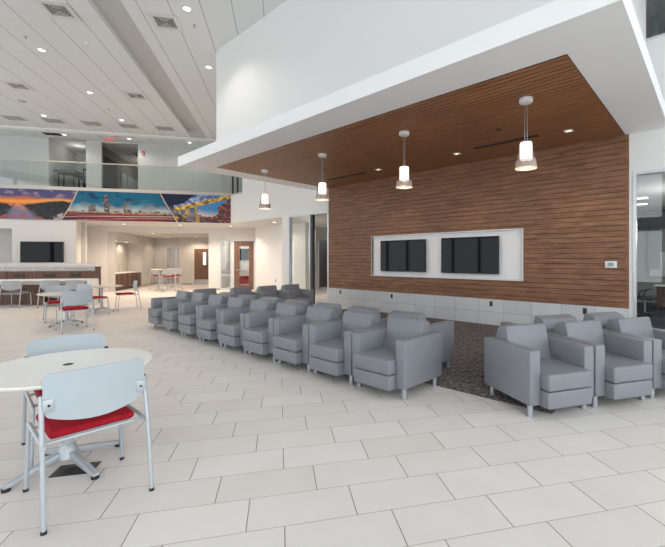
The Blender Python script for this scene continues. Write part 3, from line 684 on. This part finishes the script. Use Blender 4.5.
# ------------------------------------------------------------------ round tables
rt = thing('round_table', '', 'table', group='white round tables on star bases')
B().lathe([(0, .710), (.50, .710), (.525, .720), (.535, .732), (.530, .740), (0, .7405)], 72).done('table_top', 'laminate', rt, ang=25)
o = B().lathe([(0, .7405), (.03, .7405), (.032, .743), (.022, .7445), (0, .7445)], 20, c=(.0, .0)).done('grommet', 'black_plastic', rt)
b = B(); b.cyl((0, 0, .10), (0, 0, .695), .036, seg=24); b.lathe([(0, .68), (.15, .68), (.15, .71), (0, .71)], 24); b.lathe([(.0, .075), (.07, .075), (.055, .14), (.036, .17), (0, .17)], 24)
b.done('column', 'silver_paint', rt)
for q in range(4):
    a = D(14)+q*PI/2; mt = Matrix.Rotation(a, 4, 'Z')
    b = B(); b.prism([(.02, .075), (.02, .13), (.10, .115), (.345, .046), (.37, .04), (.37, .02), (.335, .02)], -.021, .021, 'y', .006, 2, mtx=mt); fo = b.done('base_leg', 'silver_paint', rt)
    p = mt @ Vector((.35, 0, 0)); B().lathe([(0, 0), (.024, 0), (.026, .02), (0, .022)], 16, c=(p.x, p.y)).done('foot_glide', 'black_plastic', fo)
rt.location = (-3.54, .665, 0); rt['label'] = 'white round table on a silver star base in the foreground left'
T2 = (-11.28, 2.09); T3 = (-13.52, 3.32)
def recolor(root, part, m):
    for o in root.children:
        if o.name.split('.')[0] == part: o.data = o.data.copy(); o.data.materials[0] = M[m]
r2 = dup(rt, (*T2, 0), .15, 'beige topped round table farther back with a chair before and behind it')
r3 = dup(rt, (*T3, 0), .5, 'beige topped round table nearest the end of the long counter')
recolor(r2, 'table_top', 'beige_laminate'); recolor(r3, 'table_top', 'beige_laminate')

# ------------------------------------------------------------------ chairs with red seats
def make_chair(seat_z, seat_mat, shell_mat, bar=False, name='side_chair'):
    t = thing(name, '', 'bar stool' if bar else 'chair'); dz = seat_z-.478
    b = B()
    def seat(u, v):
        x = (u-.5)*.47; y = -.24+v*.47; e = (abs(u-.5)*2)**3*.012
        return (x*(1-.06*v), y, seat_z-.005-e-.018*max(0, .18-v)/.18)
    b.box(-.225, .225, -.295, .155, seat_z-.035, seat_z+.014, .024, 4)
    b.done('seat', seat_mat, t)
    B().box(-.195, .195, -.26, .13, seat_z-.05, seat_z-.033, .008, 2).done('seat_pan', 'silver_paint', t)
    # curved back panel with a dropped middle
    def back(u, v):
        s = u*2-1; rc = max(0, abs(s)-.9)/.1
        top = .855-.008*s*s-.02*rc**2; bot = .545+.06*s*s+.03*rc**2
        z = bot+(top-bot)*v
        return (s*.262, .192+.04*(1-s*s)+.02*(z-.50)/.3, z+dz)
    B().grid(back, 24, 8, .012).done('backrest', shell_mat, t)
    for s in (-1, 1):
        B().tube([(s*.272, .315, .012), (s*.270, .26, .42+dz), (s*.266, .185, .725+dz)], .0125, smooth=1).done('leg', 'silver_paint', t)
        B().tube([(s*.272, -.285, .012), (s*.263, -.255, seat_z-.09), (s*.262, -.252, seat_z-.04), (s*.262, -.24, seat_z-.03), (s*.262, -.20, seat_z-.03), (s*.266, .265, seat_z-.03)], .0125, smooth=2).done('leg', 'silver_paint', t)
        br = B().box(s*.238-.026, s*.238+.026, .190, .225, .635+dz, .705+dz, .004).done('back_bracket', 'silver_paint', t)
        B().cyl((s*.236, .225, .67+dz), (s*.236, .231, .67+dz), .007, seg=12).done('screw', 'black_plastic', br)
        B().cyl((s*.266, .1855, .722+dz), (s*.266, .183, .732+dz), .0138, seg=12).done('end_cap', 'black_plastic', t)
        for yy in (.315, -.285): B().cyl((s*.272, yy, 0), (s*.272, yy, .018), .015, seg=12).done('glide', 'black_plastic', t)
    for yy in (-.17, .16): B().cyl((-.26, yy, seat_z-.045), (.26, yy, seat_z-.045), .010).done('cross_bar', 'silver_paint', t)
    if bar: B().tube([(-.268, -.27, .27), (.268, -.27, .27)], .011, smooth=0).done('foot_rest', 'silver_paint', t)
    return t
ch = make_chair(.478, 'red_fabric', 'shell')
ch.location = (-3.075, .683, 0); ch.rotation_euler = (0, 0, D(-90)); ch['label'] = 'white backed chair with red seat in the foreground, seen from behind'; ch['group'] = 'white chairs with red seats'
def chair(x, y, face, label, src=ch, grp='white chairs with red seats'): return dup(src, (x, y, 0), face+PI/2, label, grp)
chair(-3.895, .76, D(-3), 'white backed chair with red seat across the foreground table, mostly hidden by it')
chair(-10.32, 2.05, D(180), 'white backed chair with red seat before the middle round table')
chair(-12.28, 2.12, D(-5), 'white backed chair on the far side of the middle round table')
chair(-13.60, 4.02, D(-98), 'white chair with red seat in profile, right of the far round table')
chair(-12.80, 2.92, D(115), 'white chair with red seat left of the far round table')
dc = make_chair(.478, 'grey_fabric', 'desk_shell')
(x, y) = rw(-8.28, 14.58); dc.location = (x, y, 0); dc.rotation_euler = (0, 0, WING+PI); dc['label'] = 'pale grey chair at the long counter, leftmost at the photo edge'; dc['group'] = 'chairs pushed up to the long counter'
for X, l in ((-7.26, 'second from the left'), (-6.55, 'third, next to the white end panel')):
    x, y = rw(X, 14.60); dup(dc, (x, y, 0), WING+PI, 'pale grey chair at the long counter, '+l)

# ------------------------------------------------------------------ floor box under the near table
t = thing('floor_box', 'small dark square floor power box under the foreground table', 'floor box', (-3.44, .69, 0), D(54.8))
B().box(-.13, .13, -.08, .08, 0, .006, .002).done('cover', 'dark_metal', t); B().box(-.06, .06, -.03, .03, .006, .009).done('lid', 'vent_dark', t, smooth=False)

# ------------------------------------------------------------------ long work counter
ct = wthing('work_counter', 'long walnut work counter with white top below the television', 'counter', 0, 0, 0)
X0, X1, FY = -15.5, -6.32, 14.9
b = B(); b.box(X0, X1, FY, FY+.60, .80, .86, .004); b.done('worktop', 'laminate', ct)
B().box(X1-.13, X1, FY+.02, FY+.60, 0, .80, .003).done('end_panel', 'laminate', ct)
B().box(X0, X1-.13, FY+.22, FY+.26, .68, .80).done('apron', 'laminate_edge', ct, smooth=False)
B().box(X0, X1-.13, FY+.50, FY+.55, 0, .80).done('modesty_panel', 'walnut', ct, smooth=False)
for xx in (-13.5, -11.8, -10.1, -8.0, -7.0): B().box(xx-.22, xx+.22, FY+.24, FY+.5, .02, .68).done('pedestal', 'walnut', ct, smooth=False)
B().box(X0, X1+.03, FY+.60, FY+.68, 0, 1.25, .003).done('upper_panel', 'walnut', ct)
B().box(X0, X1+.03, FY+.58, FY+.80, 1.25, 1.27, .003).done('upper_cap', 'walnut', ct)
sc = B().box(X0, X1-.12, FY+.565, FY+.577, 1.12, 1.41, .002).done('screen_panel', 'frosted_glass', ct)
for xx in (-9.15, -8.28, -7.42, -6.62, -10.0, -10.9): B().cyl((xx, FY+.548, 1.20), (xx, FY+.60, 1.20), .022, seg=16).done('standoff', 'steel', ct)
for xx, l in ((-8.68, 'left'), (-7.83, 'middle'), (-7.03, 'right')):
    t = wthing('power_module', 'black power module on the counter\'s wood back, %s one' % l, 'power module', xx, FY+.60, .98, group='power modules on the long counter')
    B().box(-.15, .15, -.03, 0, -.04, .04, .008).done('housing', 'black_plastic', t)
    for q in (-.08, 0, .08): B().box(q-.025, q+.025, -.033, -.03, -.02, .02).done('socket', 'dark_metal', t, smooth=False)

# ------------------------------------------------------------------ pantry and lobby furniture
t = wthing('sink_cabinet', 'dark walnut base cabinet with a pale worktop in the lobby niche', 'cabinet', 0, 0, 0)
B().box(-8.48, -7.86, 20.85, 24.34, .1, .82).done('body', 'walnut', t, smooth=False)
B().box(-8.48, -7.95, 20.85, 24.34, 0, .1).done('plinth', 'dark_metal', t, smooth=False)
B().box(-8.48, -7.80, 20.84, 24.36, .82, .87, .004).done('worktop', 'laminate', t)
for k in range(5):
    dd = B().box(-7.86, -7.84, 20.88+k*.69, 21.54+k*.69, .12, .80, .003).done('door', 'walnut', t)
    B().tube([(-7.84, 21.4+k*.69, .74), (-7.82, 21.4+k*.69, .74), (-7.82, 21.2+k*.69, .74), (-7.84, 21.2+k*.69, .74)], .006, smooth=1).done('handle', 'steel', dd)
t = wthing('faucet', 'slim chrome gooseneck faucet on the niche worktop', 'faucet', -8.3, 22.6, .87)
B().cyl((0, 0, 0), (0, 0, .03), .028).done('base', 'steel', t); B().tube([(0, 0, .02), (0, 0, .34), (.05, 0, .42), (.16, 0, .40), (.17, 0, .30)], .012, smooth=3).done('spout', 'steel', t); B().tube([(0, .03, .06), (0, .08, .10)], .008, smooth=0).done('lever', 'steel', t)

ht = thing('high_table', '', 'high table', group='high round tables in the lobby opening')
B().lathe([(0, 1.03), (.36, 1.03), (.385, 1.045), (.38, 1.06), (0, 1.06)], 48).done('table_top', 'beige_laminate', ht)
b = B(); b.cyl((0, 0, .08), (0, 0, 1.03), .032, seg=20); b.done('column', 'silver_paint', ht)
for q in range(4):
    mt = Matrix.Rotation(q*PI/2+.3, 4, 'Z'); B().prism([(.0, .06), (.0, .12), (.32, .045), (.34, .02), (.30, .01)], -.022, .022, 'y', .004, 1, mtx=mt).done('base_leg', 'silver_paint', ht)
x, y = rw(-5.86, 20.75); ht.location = (x, y, 0); ht['label'] = 'high round table in the lobby opening, left and nearer one'
x, y = rw(-5.70, 22.9); dup(ht, (x, y, 0), .4, 'high round table behind the bar stools, farther one')
bs = make_chair(.72, 'red_fabric', 'desk_shell', True, 'bar_stool')
def stool(X, Y, face, label, first=False):
    x, y = rw(X, Y)
    if first: bs.location = (x, y, 0); bs.rotation_euler = (0, 0, WING+face); bs['label'] = label; bs['group'] = 'bar stools in the lobby opening'; return
    dup(bs, (x, y, 0), WING+face, label)
stool(-5.30, 20.15, D(200), 'red seated bar stool with grey back, nearest in the lobby opening', True)
stool(-5.36, 21.75, D(190), 'red seated bar stool with grey back, right one in the lobby opening')
stool(-6.15, 21.55, D(150), 'bar stool with dark grey back at the left of the high tables')

# meeting room contents seen through the door
t = wthing('lounge_seat', 'red upholstered seat seen low through the glass of the wood door', 'seat', -2.05, 22.3, 0)
B().box(-.45, .45, -.25, .25, .18, .45, .04, 3).done('seat', 'red_fabric', t); B().box(-.45, .45, .16, .28, .40, .62, .04, 3).done('backrest', 'red_fabric', t)
for a in (-.38, .38):
    for c_ in (-.2, .2): B().cyl((a, c_, 0), (a, c_, .19), .018).done('leg', 'steel', t)

# ------------------------------------------------------------------ office behind the right storefront
t = thing('office_desk', 'long dark desk with a pale top in the office behind the glass', 'desk', (1.0, 14.6, .006))
B().box(-2.4, 2.4, -.4, .4, .71, .75, .004).done('desk_top', 'laminate', t); B().box(-2.3, 2.3, -.32, -.28, .1, .71).done('front_panel', 'walnut', t, smooth=False)
for a in (-2.3, 2.3): B().box(a-.03, a+.03, -.35, .35, 0, .71).done('leg_panel', 'walnut', t, smooth=False)
for a, l in ((-1.2, 'left'), (.6, 'right')):
    t = thing('wall_panel', 'white panel on the office wall behind the glass, %s one' % l, 'panel', (a+.3, OY-.03, 1.35), group='white panels on the office wall')
    B().box(-.85, .85, -.03, .0, -.42, .42, .006).done('board', 'canopy_paint', t)
    B().box(-.85, .85, -.05, -.03, -.43, -.40, .003).done('ledge', 'aluminium', t)
oc = thing('task_chair', 'black task chair on castors just behind the office glass', 'office chair', (-1.42, 12.5, .006), D(85))
B().box(-.25, .25, -.24, .24, .46, .53, .03, 3).done('seat', 'black_plastic', oc)
def bk(u, v): s = u*2-1; return (s*(.23-.02*v), .24+.05*(1-s*s)+.05*v, .60+.55*v)
B().grid(bk, 12, 8, .03).done('backrest', 'black_plastic', oc)
B().box(-.03, .03, .26, .30, .48, .75).done('back_post', 'black_plastic', oc); B().cyl((0, 0, .08), (0, 0, .46), .028).done('gas_lift', 'steel', oc)
for s in (-1, 1): B().tube([(s*.24, .1, .49), (s*.31, .08, .52), (s*.31, .05, .70), (s*.31, -.12, .71)], .014, smooth=2).done('armrest', 'black_plastic', oc)
for q in range(5):
    a = q*2*PI/5; l_ = B().tube([(0, 0, .10), (.30*math.cos(a), .30*math.sin(a), .06)], .018, smooth=0).done('base_leg', 'black_plastic', oc)
    B().cyl((.30*math.cos(a)-.01, .30*math.sin(a), .028), (.30*math.cos(a)+.015, .30*math.sin(a), .028), .028).done('castor', 'black_plastic', l_)
dup(oc, (.35, 12.9, .006), D(200), 'black task chair in the office, right of the first and farther in')
dup(oc, (-.4, 13.6, .006), D(20), 'black task chair at the office desk, farthest one')
for (x, y_, l) in ((-1.53, 12.9, 'nearest to the glass'), (-1.7, 14.3, 'farther in')):
    o = B().box(-.13, .13, -.13, .13, -.012, 0).done('office_light', 'lens', smooth=False); o.location = (x, y_, 3.2); tag(o, 'small bright ceiling light in the office, '+l, 'ceiling light')
for i, x in enumerate((-1.6, -.7, .2)):
    o = B().box(-.17, .17, -.02, .02, 0, 1.75).done('vertical_blind', 'blind', smooth=False); o.location = (x, OY-.12, 1.8-.6); tag(o, 'tall grey blind panel on the office back wall, %s' % ('left', 'middle', 'right')[i], 'blind', 'blind panels in the office')
# things upstairs behind the right window
o = thing('drum_shade', 'large pinkish drum lamp shade glowing behind the upper right window', 'lamp', (-1.07, 11.0, 6.86))
B().lathe([(.17, 0), (.21, .6), (.20, .6), (.16, 0)], 36, close=True).done('lamp_shade', 'copper_shade', o); B().cyl((0, 0, .5), (0, 0, 1.24), .008).done('cord', 'black_plastic', o)
t = thing('blue_screen', 'tall blue grey screen panel standing behind the upper right window', 'screen panel', (-.885, 9.2, 4.3))
B().box(-.05, .05, -.03, .03, 0, 1.87, .005).done('panel', 'teal_panel', t); B().box(-.15, .15, -.15, .15, 0, .02).done('foot', 'dark_metal', t)
t = thing('blue_screen', 'wide blue grey screen panel at the right photo edge behind the upper window', 'screen panel', (-.27, 9.62, 4.3))
B().box(-.50, .6, -.03, .03, 0, 1.78, .005).done('panel', 'teal_panel', t); B().box(-.2, .2, -.15, .15, 0, .02).done('foot', 'dark_metal', t)

# glazed front of the hall, behind the viewer
b = B()
b.box(-24, 12, -7.6, -7.4, 0, .35); b.box(-24, 12, -7.6, -7.4, 3.0, 3.7); b.box(-24, 12, -7.6, -7.4, 6.3, 7.2)
for k in range(19): b.box(-24+2*k-.06, -24+2*k+.06, -7.6, -7.4, 0, 6.6)
b.box(-10, -8, -7.65, -7.35, 0, 6.6); b.box(0, 2, -7.65, -7.35, 0, 6.6)
wst(b, 'wall_front', 'dark_metal', wing=False)

# ------------------------------------------------------------------ light
W = bpy.data.worlds.new('daylight'); bpy.context.scene.world = W; W.use_nodes = True
bg = W.node_tree.nodes['Background']; bg.inputs[0].default_value = (.90, .955, 1, 1); bg.inputs[1].default_value = 2.0
def light(kind, name, loc, power, col=(1, 1, 1), size=.1, rot=(0, 0, 0), spot=120, blend=.6, sy=None):
    l = bpy.data.lights.new(name, kind); l.energy = power; l.color = col
    if kind == 'AREA':
        l.size = size
        if sy: l.shape = 'RECTANGLE'; l.size_y = sy
    else: l.shadow_soft_size = size
    if kind == 'SPOT': l.spot_size = D(spot); l.spot_blend = blend
    o = bpy.data.objects.new(name, l); C.objects.link(o); o.location = loc; o.rotation_euler = rot; return o
WARM = (1, .80, .62); NEU = (1, .93, .85)
for X, Y, _ in DL:
    x, y = rw(X, Y); light('SPOT', 'downlight_lamp', (x, y, H-.05), 60 if X > -3 else 120, NEU if X > -3 else (1, .76, .54), .08, spot=130)
for X in (-8.73, -6.36, -4.0):
    x, y = rw(X, 18.35); light('SPOT', 'walkway_lamp', (x, y, 6.55), 25, NEU, .08, spot=150)
for x in (-2.06, -4.26, -6.50, -8.72): light('POINT', 'pendant_bulb', (x, 5.69, CZ-1.08), 5, WARM, .06)
for x in (-1.99, -4.25, -6.51): light('SPOT', 'spot_lamp', (x, 7.58, CZ-.03), 30, WARM, .04, spot=100)
# downlights of the lower wing, set in its soffits and the lobby ceiling
sl = thing('soffit_light', '', 'ceiling light', group='small downlights under the lower soffits')
B().lathe([(0, -.006), (.05, -.006), (.06, -.003), (.06, 0)], 20).done('lens', 'lens', sl)
SL = [(-11.5, 18.3, S0, WARM, 0, 'over the left end of the screen wall'), (-9.2, 19.0-.7, S0, WARM, 0, 'over the screen wall television'), (-6.9, 19.3, S0, WARM, 30, 'over the left of the lobby opening'), (-4.6, 19.3, S0, WARM, 30, 'over the right of the lobby opening'), (-2.4, 19.2, S0, WARM, 30, 'before the wood door'),
      (-5.0, 24.6, 2.86, WARM, 35, 'in front of the lobby wood door'), (-6.6, 22.2, 2.86, WARM, 40, 'in the middle of the lobby'), (-8.15, 21.8, 2.45, WARM, 10, 'over the niche worktop, left'), (-8.15, 23.2, 2.45, WARM, 10, 'over the niche worktop, right'), (-6.8, 25.6, 2.86, WARM, 20, 'before the lift')]
for i, (X, Y, z, c_, pw, l) in enumerate(SL):
    place_wing(sl, X, Y, z-.001, 'small round downlight '+l, i == 0)
    x, y = rw(X, Y)
    if pw: light('SPOT', 'soffit_lamp', (x, y, z-.03), pw*(5.2 if z > 3 else 2.0), c_, .05, spot=150)
o = dup(sl, (-14.0, 9.6, S0), 0, 'small round downlight under the soffit left of the storefront'); light('SPOT', 'soffit_lamp', (-14, 9.6, S0-.03), 40, WARM, .05, spot=150)
o = dup(sl, (-12.5, 11.6, S0), 0, 'small round downlight in the passage behind the storefront'); light('SPOT', 'soffit_lamp', (-12.5, 11.6, S0-.03), 90, NEU, .05, spot=160)
x, y = rw(-1.9, 22.2); light('POINT', 'meeting_room_lamp', (x, y, 2.5), 40, NEU, .15)
x, y = rw(-8.95, 20.0); light('POINT', 'alcove_fill', (x, y, 6.3), 4, NEU, .1)  # added fill light that brightens the alcove, no fixture belongs to it
x, y = rw(-6.6, 22.5); light('POINT', 'corridor_lamp', (x, y, 6.3), 22, NEU, .1)
light('POINT', 'office_lamp', (-.5, 11.5, 2.2), 45, (1, 1, 1), .2); light('POINT', 'office_lamp', (1.0, 13.9, 2.2), 45, (1, 1, 1), .2)
light('POINT', 'upstairs_lamp', (-1.07, 11.0, 7.1), 10, (1, .75, .6), .15)

# ------------------------------------------------------------------ camera
cam = bpy.data.cameras.new('camera'); cam.lens = 390/665*36; cam.sensor_width = 36; cam.shift_x = -40.5/665; cam.shift_y = -13.5/665; cam.clip_end = 200
co = bpy.data.objects.new('camera', cam); C.objects.link(co); co.location = (0, 0, 1.5); co.rotation_euler = (PI/2, 0, D(41.35))
sc_ = bpy.context.scene; sc_.camera = co
sc_.view_settings.view_transform = 'Standard'; sc_.view_settings.look = 'None'; sc_.view_settings.gamma = 1; sc_.view_settings.use_curve_mapping = False; sc_.view_settings.exposure = .42
